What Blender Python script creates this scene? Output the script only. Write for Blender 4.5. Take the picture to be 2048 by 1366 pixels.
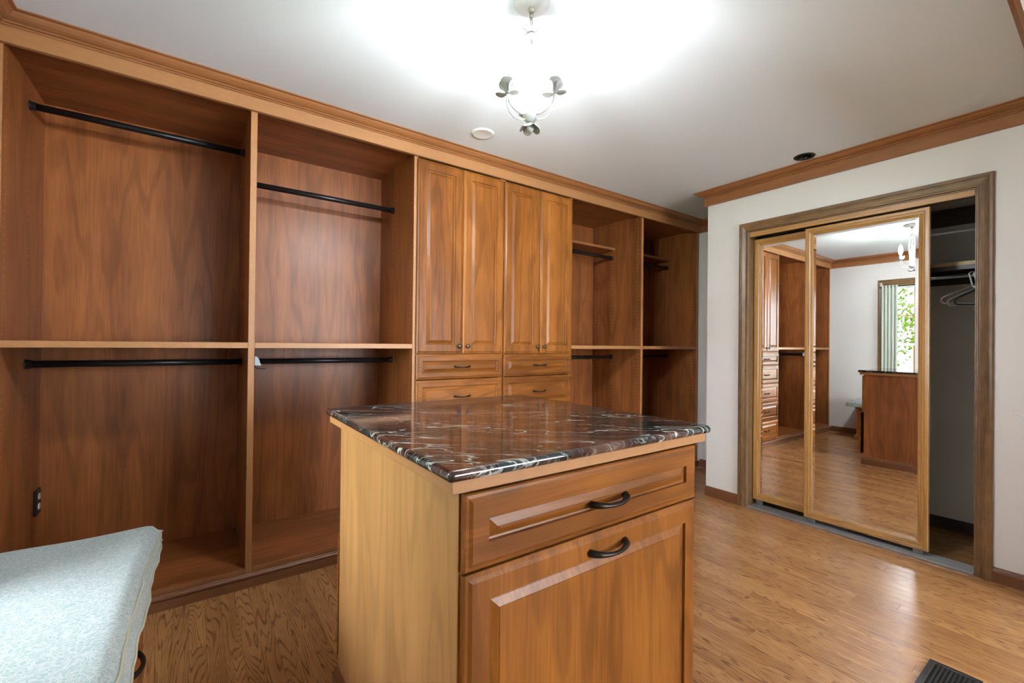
import bpy, math, random
from mathutils import Vector, Matrix
random.seed(7)
for o in list(bpy.data.objects): bpy.data.objects.remove(o)
SC = bpy.context.scene
COL = SC.collection
PI = math.pi

# ------------------------------------------------------------------ camera
cam = bpy.data.cameras.new('camera')
camo = bpy.data.objects.new('camera', cam); COL.objects.link(camo)
CAM = Vector((-0.2127, -2.5046, 1.1965))
yaw, pit, rol = math.radians(35.685), math.radians(0.3178), math.radians(0.5964)
fwd = Vector((math.sin(yaw)*math.cos(pit), math.cos(yaw)*math.cos(pit), math.sin(pit)))
rgt = Vector((math.cos(yaw), -math.sin(yaw), 0)); upv = rgt.cross(fwd)
r2 = rgt*math.cos(rol) + upv*math.sin(rol); u2 = upv*math.cos(rol) - rgt*math.sin(rol)
M = Matrix((r2, u2, -fwd)).transposed().to_4x4(); M.translation = CAM
camo.matrix_world = M
cam.sensor_width = 36; cam.lens = 884.64/2048*36; cam.clip_start = 0.02; cam.clip_end = 200
SC.camera = camo

# ------------------------------------------------------------------ world, sun, exposure
world = bpy.data.worlds.new('world'); SC.world = world; world.use_nodes = True
bg = world.node_tree.nodes['Background']
bg.inputs[0].default_value = (0.86, 0.93, 1.0, 1); bg.inputs[1].default_value = 6.2
sun = bpy.data.lights.new('sun', 'SUN'); sun.energy = 1.3; sun.angle = 0.01; sun.color = (1, .95, .85)
suno = bpy.data.objects.new('sun', sun); COL.objects.link(suno)
suno.rotation_euler = Vector((-0.62, 0.35, -0.9)).to_track_quat('-Z', 'Y').to_euler()
BULB = 500.0
SC.view_settings.view_transform = 'Standard'; SC.view_settings.look = 'None'
SC.view_settings.gamma = 1.0; SC.view_settings.use_curve_mapping = False
SC.view_settings.exposure = 2.30
try:
    SC.cycles.use_denoising = True
    SC.cycles.max_bounces = 8; SC.cycles.diffuse_bounces = 4; SC.cycles.glossy_bounces = 4
    SC.cycles.use_adaptive_sampling = True; SC.cycles.adaptive_threshold = .06
    SC.cycles.sample_clamp_indirect = 8.0; SC.cycles.use_light_tree = False
except Exception: pass

# ------------------------------------------------------------------ materials
MAT = {}
def newmat(name):
    m = bpy.data.materials.new(name); m.use_nodes = True
    nt = m.node_tree; b = nt.nodes['Principled BSDF']; MAT[name] = m
    return m, nt, b
def N(nt, typ, **kw):
    n = nt.nodes.new(typ)
    for k, v in kw.items():
        if k.startswith('i_'):
            key = k[2:]; key = int(key) if key.isdigit() else key.replace('_', ' ')
            n.inputs[key].default_value = v
        else: setattr(n, k, v)
    return n
def L(nt, a, b): nt.links.new(a, b)
def simple(name, col, rough=.5, metal=0., spec=.5, noise=0., nscale=30., bump=0.):
    m, nt, b = newmat(name)
    b.inputs['Base Color'].default_value = (*col, 1); b.inputs['Roughness'].default_value = rough
    b.inputs['Metallic'].default_value = metal; b.inputs['Specular IOR Level'].default_value = spec
    if noise or bump:
        g = N(nt, 'ShaderNodeNewGeometry'); t = N(nt, 'ShaderNodeTexNoise', i_Scale=nscale, i_Detail=4.)
        L(nt, g.outputs['Position'], t.inputs['Vector'])
        if noise:
            r = N(nt, 'ShaderNodeMix', data_type='RGBA')
            r.inputs[6].default_value = (*[c*(1-noise) for c in col], 1); r.inputs[7].default_value = (*[min(1, c*(1+noise)) for c in col], 1)
            L(nt, t.outputs[0], r.inputs[0]); L(nt, r.outputs[2], b.inputs['Base Color'])
        if bump:
            bp = N(nt, 'ShaderNodeBump', i_Strength=bump, i_Distance=.002); L(nt, t.outputs[0], bp.inputs['Height']); L(nt, bp.outputs[0], b.inputs['Normal'])
    return m
def emis(name, col, s):
    m, nt, b = newmat(name)
    b.inputs['Base Color'].default_value = (*col, 1); b.inputs['Emission Color'].default_value = (*col, 1); b.inputs['Emission Strength'].default_value = s
    return m
def wood(name, lo, hi, axis='Z', cs=5., along=.35, rings=7., line=.35, fine=.25, rough=.35, spec=.5, band=.25, randobj=False, linecol=None, bump=0., coat=0., thr=.25, det=2.5):
    """grain contours of a stretched noise field + fine pores + broad tone bands, all in world space"""
    m, nt, b = newmat(name)
    g = N(nt, 'ShaderNodeNewGeometry'); pos = g.outputs['Position']
    if randobj:
        oi = N(nt, 'ShaderNodeObjectInfo'); v = N(nt, 'ShaderNodeVectorMath', operation='SCALE'); v.inputs[0].default_value = (37., 53., 29.)
        L(nt, oi.outputs['Random'], v.inputs['Scale']); a = N(nt, 'ShaderNodeVectorMath', operation='ADD')
        L(nt, pos, a.inputs[0]); L(nt, v.outputs[0], a.inputs[1]); pos = a.outputs[0]
    def scaled(c, al):
        s = {'X': (al, c, c), 'Y': (c, al, c), 'Z': (c, c, al)}[axis]
        v = N(nt, 'ShaderNodeVectorMath', operation='MULTIPLY'); v.inputs[1].default_value = s; L(nt, pos, v.inputs[0]); return v.outputs[0]
    n1 = N(nt, 'ShaderNodeTexNoise', i_Scale=1., i_Detail=det, i_Roughness=.45); L(nt, scaled(cs, cs*along*.28), n1.inputs['Vector'])
    mul = N(nt, 'ShaderNodeMath', operation='MULTIPLY', i_1=rings*6.28); L(nt, n1.outputs[0], mul.inputs[0])
    sn = N(nt, 'ShaderNodeMath', operation='SINE'); L(nt, mul.outputs[0], sn.inputs[0])
    mr = N(nt, 'ShaderNodeMapRange', interpolation_type='SMOOTHSTEP'); mr.inputs[1].default_value = thr; mr.inputs[2].default_value = 1.; L(nt, sn.outputs[0], mr.inputs[0])
    n2 = N(nt, 'ShaderNodeTexNoise', i_Scale=1., i_Detail=1.); L(nt, scaled(cs*28, cs*1.1), n2.inputs['Vector'])
    n3 = N(nt, 'ShaderNodeTexNoise', i_Scale=1., i_Detail=1.); L(nt, scaled(cs*1.5, cs*.05), n3.inputs['Vector'])
    n4 = N(nt, 'ShaderNodeTexNoise', i_Scale=1., i_Detail=1., i_Roughness=.6); L(nt, scaled(cs*1.6, cs*.9), n4.inputs['Vector'])
    # tone = band*n3 + fine*n2 + blotch
    def lin(o, k, c):
        q = N(nt, 'ShaderNodeMath', operation='MULTIPLY_ADD', i_1=k, i_2=c); L(nt, o, q.inputs[0]); return q.outputs[0]
    def add(a, c):
        q = N(nt, 'ShaderNodeMath', operation='ADD'); L(nt, a, q.inputs[0]); L(nt, c, q.inputs[1]); return q.outputs[0]
    t = add(add(lin(n3.outputs[0], band*4, .5-band*2), lin(n2.outputs[0], fine*3, -fine*1.5)), lin(n4.outputs[0], .5, -.25))
    if randobj: t = add(t, lin(oi.outputs['Random'], .5, -.25))
    mix = N(nt, 'ShaderNodeMix', data_type='RGBA', clamp_factor=True); mix.inputs[6].default_value = (*lo, 1); mix.inputs[7].default_value = (*hi, 1); L(nt, t, mix.inputs[0])
    # broken pore lines
    br = N(nt, 'ShaderNodeMapRange'); br.inputs[1].default_value = .38; br.inputs[2].default_value = .62; L(nt, n2.outputs[0], br.inputs[0])
    lf = N(nt, 'ShaderNodeMath', operation='MULTIPLY'); L(nt, mr.outputs[0], lf.inputs[0])
    ba = lin(br.outputs[0], .75, .25); L(nt, ba, lf.inputs[1])
    lf2 = lin(lf.outputs[0], line, 0.)
    mix2 = N(nt, 'ShaderNodeMix', data_type='RGBA', clamp_factor=True); lc = linecol or tuple(c*.45 for c in lo); mix2.inputs[7].default_value = (*lc, 1)
    L(nt, mix.outputs[2], mix2.inputs[6]); L(nt, lf2, mix2.inputs[0]); L(nt, mix2.outputs[2], b.inputs['Base Color'])
    b.inputs['Roughness'].default_value = rough; b.inputs['Specular IOR Level'].default_value = spec
    if coat: b.inputs['Coat Weight'].default_value = coat; b.inputs['Coat Roughness'].default_value = .12
    if bump:
        bp = N(nt, 'ShaderNodeBump', i_Strength=bump, i_Distance=.0006, invert=True); L(nt, lf.outputs[0], bp.inputs['Height']); L(nt, bp.outputs[0], b.inputs['Normal'])
    return m
CH_LO, CH_HI = (.140, .041, .011), (.400, .138, .040)
wood('cherry_z', CH_LO, CH_HI, 'Z', 4.5, .45, 9., .40, .24, .38, band=.32, spec=.32)
wood('cherry_x', CH_LO, CH_HI, 'X', 4.5, .45, 9., .40, .24, .38, band=.22, spec=.32)
wood('cherry_y', CH_LO, CH_HI, 'Y', 4.5, .45, 9., .40, .24, .38, band=.22, spec=.32)
DO_LO, DO_HI = (.120, .033, .004), (.350, .122, .019)
wood('door_z', DO_LO, DO_HI, 'Z', 5., .5, 8., .45, .24, .34, band=.30, randobj=True, spec=.3)
wood('door_x', DO_LO, DO_HI, 'X', 5., .5, 8., .45, .24, .34, band=.22, randobj=True, spec=.3)
wood('edge_x', (.30, .132, .045), (.43, .205, .077), 'X', 30., .05, 3., .15, .25, .42, band=.1)
wood('edge_z', (.30, .132, .045), (.43, .205, .077), 'Z', 30., .05, 3., .15, .25, .42, band=.1)
wood('edge_y', (.30, .132, .045), (.43, .205, .077), 'Y', 30., .05, 3., .15, .25, .42, band=.1)
wood('crown_x', (.235, .088, .028), (.37, .155, .055), 'X', 8., .2, 4., .2, .15, .30, band=.12)
wood('crown_y', (.235, .088, .028), (.37, .155, .055), 'Y', 8., .2, 4., .2, .15, .30, band=.12)
wood('base_y', (.14, .05, .02), (.22, .085, .035), 'Y', 8., .2, 4., .2, .15, .32, band=.12)
wood('base_x', (.16, .06, .022), (.25, .10, .04), 'X', 8., .2, 4., .2, .15, .42, band=.12)
wood('oak_floor', (.29, .125, .040), (.52, .258, .098), 'Y', 13., .30, 26., .72, .14, .24, band=.12, randobj=True, linecol=(.075, .026, .009), bump=.2, thr=.35, det=1.2)
wood('oak_frame_z', (.36, .17, .045), (.50, .27, .085), 'Z', 22., .12, 6., .4, .25, .3, band=.1)
wood('oak_frame_y', (.36, .17, .045), (.50, .27, .085), 'Y', 22., .12, 6., .4, .25, .3, band=.1)
wood('old_z', (.075, .040, .016), (.29, .160, .068), 'Z', 14., .2, 5., .35, .3, .34, band=.25)
wood('old_y', (.075, .040, .016), (.29, .160, .068), 'Y', 14., .2, 5., .35, .3, .34, band=.25)
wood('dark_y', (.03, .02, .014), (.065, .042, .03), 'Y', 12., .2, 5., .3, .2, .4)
simple('wall_paint', (.70, .675, .645), .75, noise=.02, nscale=6., bump=.04)
simple('closet_paint_lifted', (.84, .83, .77), .8, noise=.03, nscale=5.)  # wall paint lightened to stand in for light missing inside the closet
simple('ceiling_paint', (.69, .725, .755), .85, noise=.015, nscale=3.)
simple('bronze', (.030, .024, .020), .32, .75)
simple('knob_metal', (.10, .085, .07), .30, .85)
simple('rod_black', (.020, .020, .023), .34, .6)
simple('black_plastic', (.012, .012, .013), .4)
simple('ivory', (.72, .68, .58), .4)
simple('grey_plastic', (.33, .36, .37), .45)
simple('alu', (.62, .64, .66), .32, .9)
simple('zinc', (.30, .31, .32), .4, .8, noise=.2, nscale=80)
simple('chrome', (.8, .82, .84), .15, 1.)
simple('white_plastic', (.78, .78, .76), .45)
simple('white_metal', (.55, .55, .54), .4)
simple('white_petal', (.34, .338, .328), .5, noise=.10, nscale=60)
simple('sleeve_white', (.30, .295, .285), .55)
simple('chain_metal', (.42, .39, .33), .35, .7)
simple('plate_white', (.70, .70, .68), .5)
simple('hole_tan', (.66, .48, .33), .8)
simple('gap_dark', (.02, .012, .008), .8)
simple('white_wood', (.72, .72, .70), .45)
simple('subfloor', (.10, .045, .018), .8)
simple('register_iron', (.045, .042, .040), .38, .6)
simple('duct_black', (.006, .006, .006), .8)
simple('bark', (.09, .065, .045), .9, noise=.3, nscale=20)
simple('grass', (.10, .20, .04), .9, noise=.4, nscale=2)
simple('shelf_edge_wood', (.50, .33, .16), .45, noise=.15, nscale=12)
m = emis('bulb_glow', (.90, .96, 1.0), BULB)     # glow cut on upward faces by design, so the ceiling gets less lamp light
nt = m.node_tree; g = N(nt, 'ShaderNodeNewGeometry'); sx = N(nt, 'ShaderNodeSeparateXYZ'); L(nt, g.outputs['Normal'], sx.inputs[0])
mr = N(nt, 'ShaderNodeMapRange', interpolation_type='SMOOTHSTEP'); mr.inputs[1].default_value = -.30; mr.inputs[2].default_value = -.02; mr.inputs[3].default_value = BULB; mr.inputs[4].default_value = BULB*.008
L(nt, sx.outputs[2], mr.inputs[0]); L(nt, mr.outputs[0], nt.nodes['Principled BSDF'].inputs['Emission Strength'])
# mirror
m, nt, b = newmat('mirror'); b.inputs['Base Color'].default_value = (.93, .945, .94, 1); b.inputs['Metallic'].default_value = 1.; b.inputs['Roughness'].default_value = 0.
# glass pane: mostly clear with fresnel reflection
m, nt, b = newmat('glass'); nt.nodes.remove(b)
tr = N(nt, 'ShaderNodeBsdfTransparent'); gl = N(nt, 'ShaderNodeBsdfGlossy', i_Roughness=.0); fr = N(nt, 'ShaderNodeFresnel', i_IOR=1.45); mx = N(nt, 'ShaderNodeMixShader')
L(nt, fr.outputs[0], mx.inputs[0]); L(nt, tr.outputs[0], mx.inputs[1]); L(nt, gl.outputs[0], mx.inputs[2]); L(nt, mx.outputs[0], nt.nodes['Material Output'].inputs[0])
# marble: rouge-brown / dark green ground with white veins
m, nt, b = newmat('marble')
g = N(nt, 'ShaderNodeNewGeometry'); rot = N(nt, 'ShaderNodeMapping'); rot.inputs['Rotation'].default_value = (0, 0, math.radians(35.7)); L(nt, g.outputs['Position'], rot.inputs[0])
st = N(nt, 'ShaderNodeVectorMath', operation='MULTIPLY'); st.inputs[1].default_value = (1.0, 4.4, 2.4); L(nt, rot.outputs[0], st.inputs[0])
nz = N(nt, 'ShaderNodeTexNoise', i_Scale=2.2, i_Detail=5.); L(nt, st.outputs[0], nz.inputs['Vector'])
cr = N(nt, 'ShaderNodeValToRGB'); e = cr.color_ramp.elements; e[0].position = .40; e[0].color = (.008, .016, .018, 1); e[1].position = .54; e[1].color = (.050, .017, .012, 1)
q = e.new(.68); q.color = (.11, .055, .038, 1); L(nt, nz.outputs[0], cr.inputs[0])
def vein(scale, w, det, dist):
    n = N(nt, 'ShaderNodeTexNoise', i_Scale=scale, i_Detail=det, i_Distortion=dist); L(nt, st.outputs[0], n.inputs['Vector'])
    s = N(nt, 'ShaderNodeMath', operation='SUBTRACT', i_1=.5); L(nt, n.outputs[0], s.inputs[0]); a = N(nt, 'ShaderNodeMath', operation='ABSOLUTE'); L(nt, s.outputs[0], a.inputs[0])
    r = N(nt, 'ShaderNodeMapRange', interpolation_type='SMOOTHSTEP'); r.inputs[1].default_value = w; r.inputs[2].default_value = 0.; L(nt, a.outputs[0], r.inputs[0])
    k = N(nt, 'ShaderNodeTexNoise', i_Scale=scale*1.7, i_Detail=2.); L(nt, g.outputs['Position'], k.inputs['Vector'])
    kr = N(nt, 'ShaderNodeMapRange'); kr.inputs[1].default_value = .36; kr.inputs[2].default_value = .56; L(nt, k.outputs[0], kr.inputs[0])
    p = N(nt, 'ShaderNodeMath', operation='MULTIPLY'); L(nt, r.outputs[0], p.inputs[0]); L(nt, kr.outputs[0], p.inputs[1]); return p.outputs[0]
v1 = vein(2.0, .009, 4., .25); v2 = vein(4.2, .008, 4., .2); v3 = vein(11., .030, 3., .1)
mx1 = N(nt, 'ShaderNodeMath', operation='MAXIMUM'); L(nt, v1, mx1.inputs[0])
sc2 = N(nt, 'ShaderNodeMath', operation='MULTIPLY', i_1=.65); L(nt, v2, sc2.inputs[0]); L(nt, sc2.outputs[0], mx1.inputs[1])
sc3 = N(nt, 'ShaderNodeMath', operation='MULTIPLY', i_1=.22); L(nt, v3, sc3.inputs[0])
mx2 = N(nt, 'ShaderNodeMath', operation='MAXIMUM'); L(nt, mx1.outputs[0], mx2.inputs[0]); L(nt, sc3.outputs[0], mx2.inputs[1])
mc = N(nt, 'ShaderNodeMix', data_type='RGBA'); L(nt, mx2.outputs[0], mc.inputs[0]); L(nt, cr.outputs[0], mc.inputs[6]); mc.inputs[7].default_value = (.46, .50, .46, 1)
L(nt, mc.outputs[2], b.inputs['Base Color']); b.inputs['Roughness'].default_value = .07; b.inputs['Specular IOR Level'].default_value = .75
# cushion fabric: pale blue-green with white paisley scribbles
m, nt, b = newmat('cushion_fabric')
g = N(nt, 'ShaderNodeNewGeometry')
n0 = N(nt, 'ShaderNodeTexNoise', i_Scale=20., i_Detail=2.); L(nt, g.outputs['Position'], n0.inputs['Vector'])
dv = N(nt, 'ShaderNodeVectorMath', operation='SCALE', i_Scale=.09); L(nt, n0.outputs['Color'], dv.inputs[0])
ad = N(nt, 'ShaderNodeVectorMath', operation='ADD'); L(nt, g.outputs['Position'], ad.inputs[0]); L(nt, dv.outputs[0], ad.inputs[1])
w1 = N(nt, 'ShaderNodeTexVoronoi', feature='DISTANCE_TO_EDGE', i_Scale=84.); L(nt, ad.outputs[0], w1.inputs['Vector'])
w2 = N(nt, 'ShaderNodeTexVoronoi', feature='F1', i_Scale=36.); L(nt, ad.outputs[0], w2.inputs['Vector'])
r1 = N(nt, 'ShaderNodeMapRange'); r1.inputs[1].default_value = .16; r1.inputs[2].default_value = .05; L(nt, w1.outputs['Distance'], r1.inputs[0])
r3 = N(nt, 'ShaderNodeMapRange'); r3.inputs[1].default_value = .30; r3.inputs[2].default_value = .20; L(nt, w2.outputs['Distance'], r3.inputs[0])
mm = N(nt, 'ShaderNodeMath', operation='MAXIMUM'); L(nt, r1.outputs[0], mm.inputs[0]); L(nt, r3.outputs[0], mm.inputs[1])
mc = N(nt, 'ShaderNodeMix', data_type='RGBA'); mc.inputs[6].default_value = (.22, .295, .295, 1); mc.inputs[7].default_value = (.35, .377, .37, 1); L(nt, mm.outputs[0], mc.inputs[0])
L(nt, mc.outputs[2], b.inputs['Base Color']); b.inputs['Roughness'].default_value = .8; b.inputs['Sheen Weight'].default_value = .2
# curtain and leaves
m, nt, b = newmat('curtain_cloth'); b.inputs['Base Color'].default_value = (.46, .50, .42, 1); b.inputs['Roughness'].default_value = .85; b.inputs['Transmission Weight'].default_value = 0.
m, nt, b = newmat('leaf'); oi = N(nt, 'ShaderNodeNewGeometry'); t = N(nt, 'ShaderNodeTexNoise', i_Scale=1.7); L(nt, oi.outputs['Position'], t.inputs['Vector'])
mc = N(nt, 'ShaderNodeMix', data_type='RGBA'); mc.inputs[6].default_value = (.010, .026, .003, 1); mc.inputs[7].default_value = (.060, .088, .014, 1); L(nt, t.outputs[0], mc.inputs[0])
df = N(nt, 'ShaderNodeBsdfDiffuse'); tl = N(nt, 'ShaderNodeBsdfTranslucent'); ms = N(nt, 'ShaderNodeMixShader', i_0=.4)
L(nt, mc.outputs[2], df.inputs[0]); L(nt, mc.outputs[2], tl.inputs[0]); L(nt, df.outputs[0], ms.inputs[1]); L(nt, tl.outputs[0], ms.inputs[2]); L(nt, ms.outputs[0], nt.nodes['Material Output'].inputs[0])

# ------------------------------------------------------------------ mesh builder
ORG = {}
class MB:
    def __init__(s): s.v = []; s.f = []; s.m = []; s.sm = []
    def face(s, idx, mi=0, sm=False): s.f.append(tuple(idx)); s.m.append(mi); s.sm.append(sm)
    def box(s, x0, x1, y0, y1, z0, z1, ch=0., mi=0, fm=None):
        """fm: {'-y':1,...} material index per side"""
        fm = fm or {}
        if ch <= 0:
            b = len(s.v)
            for z in (z0, z1):
                for y in (y0, y1):
                    for x in (x0, x1): s.v.append((x, y, z))
            for k, q in (('-z', (0,2,3,1)), ('+z', (4,5,7,6)), ('-y', (0,1,5,4)), ('+y', (2,6,7,3)), ('-x', (0,4,6,2)), ('+x', (1,3,7,5))):
                s.face([b+i for i in q], fm.get(k, mi))
            return s
        X, Y, Z = (x0, x1), (y0, y1), (z0, z1); ch = min(ch, (x1-x0)*.45, (y1-y0)*.45, (z1-z0)*.45)
        ids = {}
        for i in (0, 1):
            for j in (0, 1):
                for k in (0, 1):
                    c = (X[i], Y[j], Z[k]); inn = (c[0]+(ch if i == 0 else -ch), c[1]+(ch if j == 0 else -ch), c[2]+(ch if k == 0 else -ch))
                    for a in range(3):
                        p = list(inn); p[a] = c[a]; ids[(i, j, k, a)] = len(s.v); s.v.append(tuple(p))
        def flat(a, side):
            o = [d for d in range(3) if d != a]; r = []
            for u, w in ((0,0),(1,0),(1,1),(0,1)):
                t = [0,0,0]; t[a] = side; t[o[0]] = u; t[o[1]] = w; r.append(ids[(*t, a)])
            return r
        nm = 'xyz'
        cen = Vector(((x0+x1)/2, (y0+y1)/2, (z0+z1)/2))
        def addf(r, mi_):
            P = [Vector(s.v[i]) for i in r]; n = (P[1]-P[0]).cross(P[2]-P[0]); c = sum(P, Vector())/len(P)
            if n.dot(c-cen) < 0: r = r[::-1]
            s.face(r, mi_)
        for a in range(3):
            for sd in (0, 1): addf(flat(a, sd), fm.get(('-' if sd == 0 else '+')+nm[a], mi))
        for a in range(3):      # edges along axis a
            o = [d for d in range(3) if d != a]
            for u in (0, 1):
                for w in (0, 1):
                    def key(t_, ax):
                        t = [0,0,0]; t[a] = t_; t[o[0]] = u; t[o[1]] = w; return ids[(*t, ax)]
                    addf([key(0, o[0]), key(1, o[0]), key(1, o[1]), key(0, o[1])], mi)
        for i in (0, 1):
            for j in (0, 1):
                for k in (0, 1): addf([ids[(i,j,k,0)], ids[(i,j,k,1)], ids[(i,j,k,2)]], mi)
        return s
    def rings(s, rs, closed=True, caps=True, mi=0, sm=True):
        """list of vertex rings (equal length) joined in order"""
        n = len(rs[0]); b = len(s.v)
        for r in rs: s.v += [tuple(p) for p in r]
        for i in range(len(rs)-1):
            for j in range(n if closed else n-1):
                k = (j+1) % n; s.face((b+i*n+j, b+i*n+k, b+(i+1)*n+k, b+(i+1)*n+j), mi, sm)
        if caps and closed:
            s.face([b+j for j in range(n)][::-1], mi); s.face([b+(len(rs)-1)*n+j for j in range(n)], mi)
        return s
    def tube(s, pts, rad, n=10, mi=0, caps=True, flat=1., up=None):
        pts = [Vector(p) for p in pts]; rad = rad if isinstance(rad, (list, tuple)) else [rad]*len(pts)
        rs = []; ref = up
        for i, p in enumerate(pts):
            d = (pts[min(i+1, len(pts)-1)]-pts[max(i-1, 0)]).normalized()
            if ref is None: ref = Vector((0,0,1)) if abs(d.z) < .9 else Vector((1,0,0))
            u = (ref-d*ref.dot(d)).normalized(); w = d.cross(u); ref = u
            rs.append([p+u*(math.cos(a)*rad[i])+w*(math.sin(a)*rad[i]*flat) for a in [2*PI*k/n for k in range(n)]])
        return s.rings(rs, True, caps, mi, True)
    def lathe(s, prof, cx, cy, n=20, mi=0, sm=True):
        """profile (r,z) around a vertical axis"""
        return s.rings([[(cx+r*math.cos(2*PI*k/n), cy+r*math.sin(2*PI*k/n), z) for k in range(n)] for r, z in prof], True, True, mi, sm)
    def build(s, name, mats, parent=None, autosm=False):
        o0 = ORG[parent.name] if parent else Vector((0,0,0))
        me = bpy.data.meshes.new(name)
        me.from_pydata([(Vector(v)-o0)[:] for v in s.v], [], s.f)
        mats = [mats] if isinstance(mats, str) else mats
        for q in mats: me.materials.append(MAT[q])
        me.polygons.foreach_set('material_index', s.m); me.polygons.foreach_set('use_smooth', s.sm); me.update()
        o = bpy.data.objects.new(name, me); COL.objects.link(o)
        if parent: o.parent = parent
        ORG[o.name] = o0
        return o
def tag(o, label=None, cat=None, group=None, kind=None):
    if label: o['label'] = label
    if cat: o['category'] = cat
    if group: o['group'] = group
    if kind: o['kind'] = kind
    return o
def thing(name, label, cat, loc, group=None, kind=None):
    o = bpy.data.objects.new(name, None); COL.objects.link(o); o.location = loc; o.empty_display_size = .1
    ORG[o.name] = Vector(loc); return tag(o, label, cat, group, kind)
def struct(name, label, cat, mb, mats): return tag(mb.build(name, mats), label, cat, None, 'structure')
def box(*a, **k): return MB().box(*a, **k)

# ------------------------------------------------------------------ key dimensions
XL, XE, XR = -.846, 3.887, 3.149          # left wall, recess wall, closet wall
YC = -.5226                                # outside corner of the closet wall
YF = -2.335                                # short wall beside the camera
ZC = 2.433
YB, XB = -5.2, 3.855                       # far wall behind the camera, closet back
DB = .58                                   # cabinet depth
WY0, WY1, WZ0, WZ1 = -1.43, -.62, .50, 2.03   # window opening

# ------------------------------------------------------------------ shell
mb = MB()
x0, x1 = XL-.14, XL
mb.box(x0, x1, YB-.1, WY0, 0, ZC); mb.box(x0, x1, WY1, .74, 0, ZC); mb.box(x0, x1, WY0, WY1, 0, WZ0); mb.box(x0, x1, WY0, WY1, WZ1, ZC)
struct('wall_left', 'cream painted wall with the window and curtain', 'wall', mb, 'wall_paint')
struct('wall_back', 'painted wall behind the built-in wardrobes', 'wall', box(XL, XE+.1, DB+.03, .74, 0, ZC), 'wall_paint')
mb = MB(); mb.box(XE, XE+.12, YC-.1, DB+.03, 0, ZC)
struct('wall_recess', 'narrow strip of cream wall beyond the last wardrobe bay', 'wall', mb, 'wall_paint')
OY0, OY1, OZ = -2.035, -.85, 2.055
mb = MB(); mb.box(XR, XR+.115, OY1, YC, 0, ZC); mb.box(XR, XR+.115, YF-.12, OY0, 0, ZC); mb.box(XR, XR+.115, OY0, OY1, OZ, ZC)
mb.box(XR+.115, XE, YC-.09, YC, 0, ZC)
struct('wall_right', 'cream painted wall around the mirrored closet doors', 'wall', mb, 'wall_paint')
mb = MB(); mb.box(XB, XB+.05, -2.40, YC-.09, 0, 2.2); mb.box(XR+.115, XB, -2.40, -2.30, 0, 2.2)
struct('wall_closet', 'shaded grey-green wall inside the open closet', 'wall', mb, 'closet_paint_lifted')
struct('ceiling_closet', 'low ceiling inside the open closet', 'ceiling', box(XR+.115, XB, -2.30, YC-.09, 2.12, 2.2), 'closet_paint_lifted')
struct('wall_front', 'cream wall, opening around the camera widened to let in fill light', 'wall', box(2.95, XR, YF-.12, YF, 0, ZC).box(XL, 2.95, YF-.12, YF, 2.13, ZC), 'wall_paint')  # opening width chosen so fill light reaches the right wall
mb = MB(); mb.box(XL, .9, YB-.12, YB, 0, ZC); mb.box(3.1, 4.02, YB-.12, YB, 0, ZC); mb.box(.9, 3.1, YB-.12, YB, 0, .7); mb.box(.9, 3.1, YB-.12, YB, 2.1, ZC)  # hole left for the added fill window
mb.box(XE+.02, XE+.13, YB, -2.40, 0, ZC)
struct('wall_behind', 'cream wall of the adjoining room behind the camera', 'wall', mb, 'wall_paint')
# ceiling with a square cut-out for the recessed lamp
RLX, RLY = 2.99, -1.278; h = .04
mb = MB(); a, b_, c, d = XL-.14, 4.02, YB-.12, .74
mb.box(a, RLX-h, c, d, ZC, ZC+.12); mb.box(RLX+h, b_, c, d, ZC, ZC+.12); mb.box(RLX-h, RLX+h, c, RLY-h, ZC, ZC+.12); mb.box(RLX-h, RLX+h, RLY+h, d, ZC, ZC+.12)
mb.box(RLX-h, RLX+h, RLY-h, RLY+h, ZC+.10, ZC+.12)
struct('ceiling', 'flat white painted ceiling', 'ceiling', mb, 'ceiling_paint')

# floor: subfloor slab with oak strips as pieces
fl = struct('floor', 'glossy oak strip floor', 'floor', box(XL-.1, XE+.13, YB-.1, .74, -.06, -.0122), 'subfloor')
PW = .0572; GAP = .0005
plank_mesh = {}
def plank_me(ln):
    if ln not in plank_mesh:
        mbp = MB(); w = PW-GAP; c = .0006; z0, z1 = -.012, 0.
        o = [(0,0,z0),(w,0,z0),(w,ln-GAP,z0),(0,ln-GAP,z0)]
        mbp.v += o+[(x,y,z1-c) for x,y,_ in o]+[(c,c,z1),(w-c,c,z1),(w-c,ln-GAP-c,z1),(c,ln-GAP-c,z1)]
        for k in range(4):
            j = (k+1) % 4; mbp.face((k,j,4+j,4+k)); mbp.face((4+k,4+j,8+j,8+k))
        mbp.face((8,9,10,11))
        me = bpy.data.meshes.new('plank'); me.from_pydata(mbp.v, [], mbp.f); me.materials.append(MAT['oak_floor']); plank_mesh[ln] = me
    return plank_mesh[ln]
far = MB(); npl = 0
x = XL
while x < XB:
    if x < XR-PW: ys, ye = -2.34, 0.
    else: ys, ye = -2.30, (0. if x < XE-PW else -.6)
    y = ys - random.choice((0, .15, .3, .45, .6)); far.box(x, x+PW-GAP, YB, y-GAP, -.012, 0)
    while y < ye:
        ln = random.choice((.6, .75, .9, 1.05, 1.2, 1.35))
        if ye-(y+ln) < .3: ln = round((ye-y)/.05+.5)*.05
        if npl < 300:
            o = bpy.data.objects.new('plank', plank_me(round(ln, 2))); COL.objects.link(o); o.location = (x, y, 0); o.parent = fl; npl += 1
        else: far.box(x, x+PW-GAP, y, y+ln-GAP, -.012, 0)
        y += ln
    x += PW
tag(far.build('far_planks', 'oak_floor', fl), kind='stuff')

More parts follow.
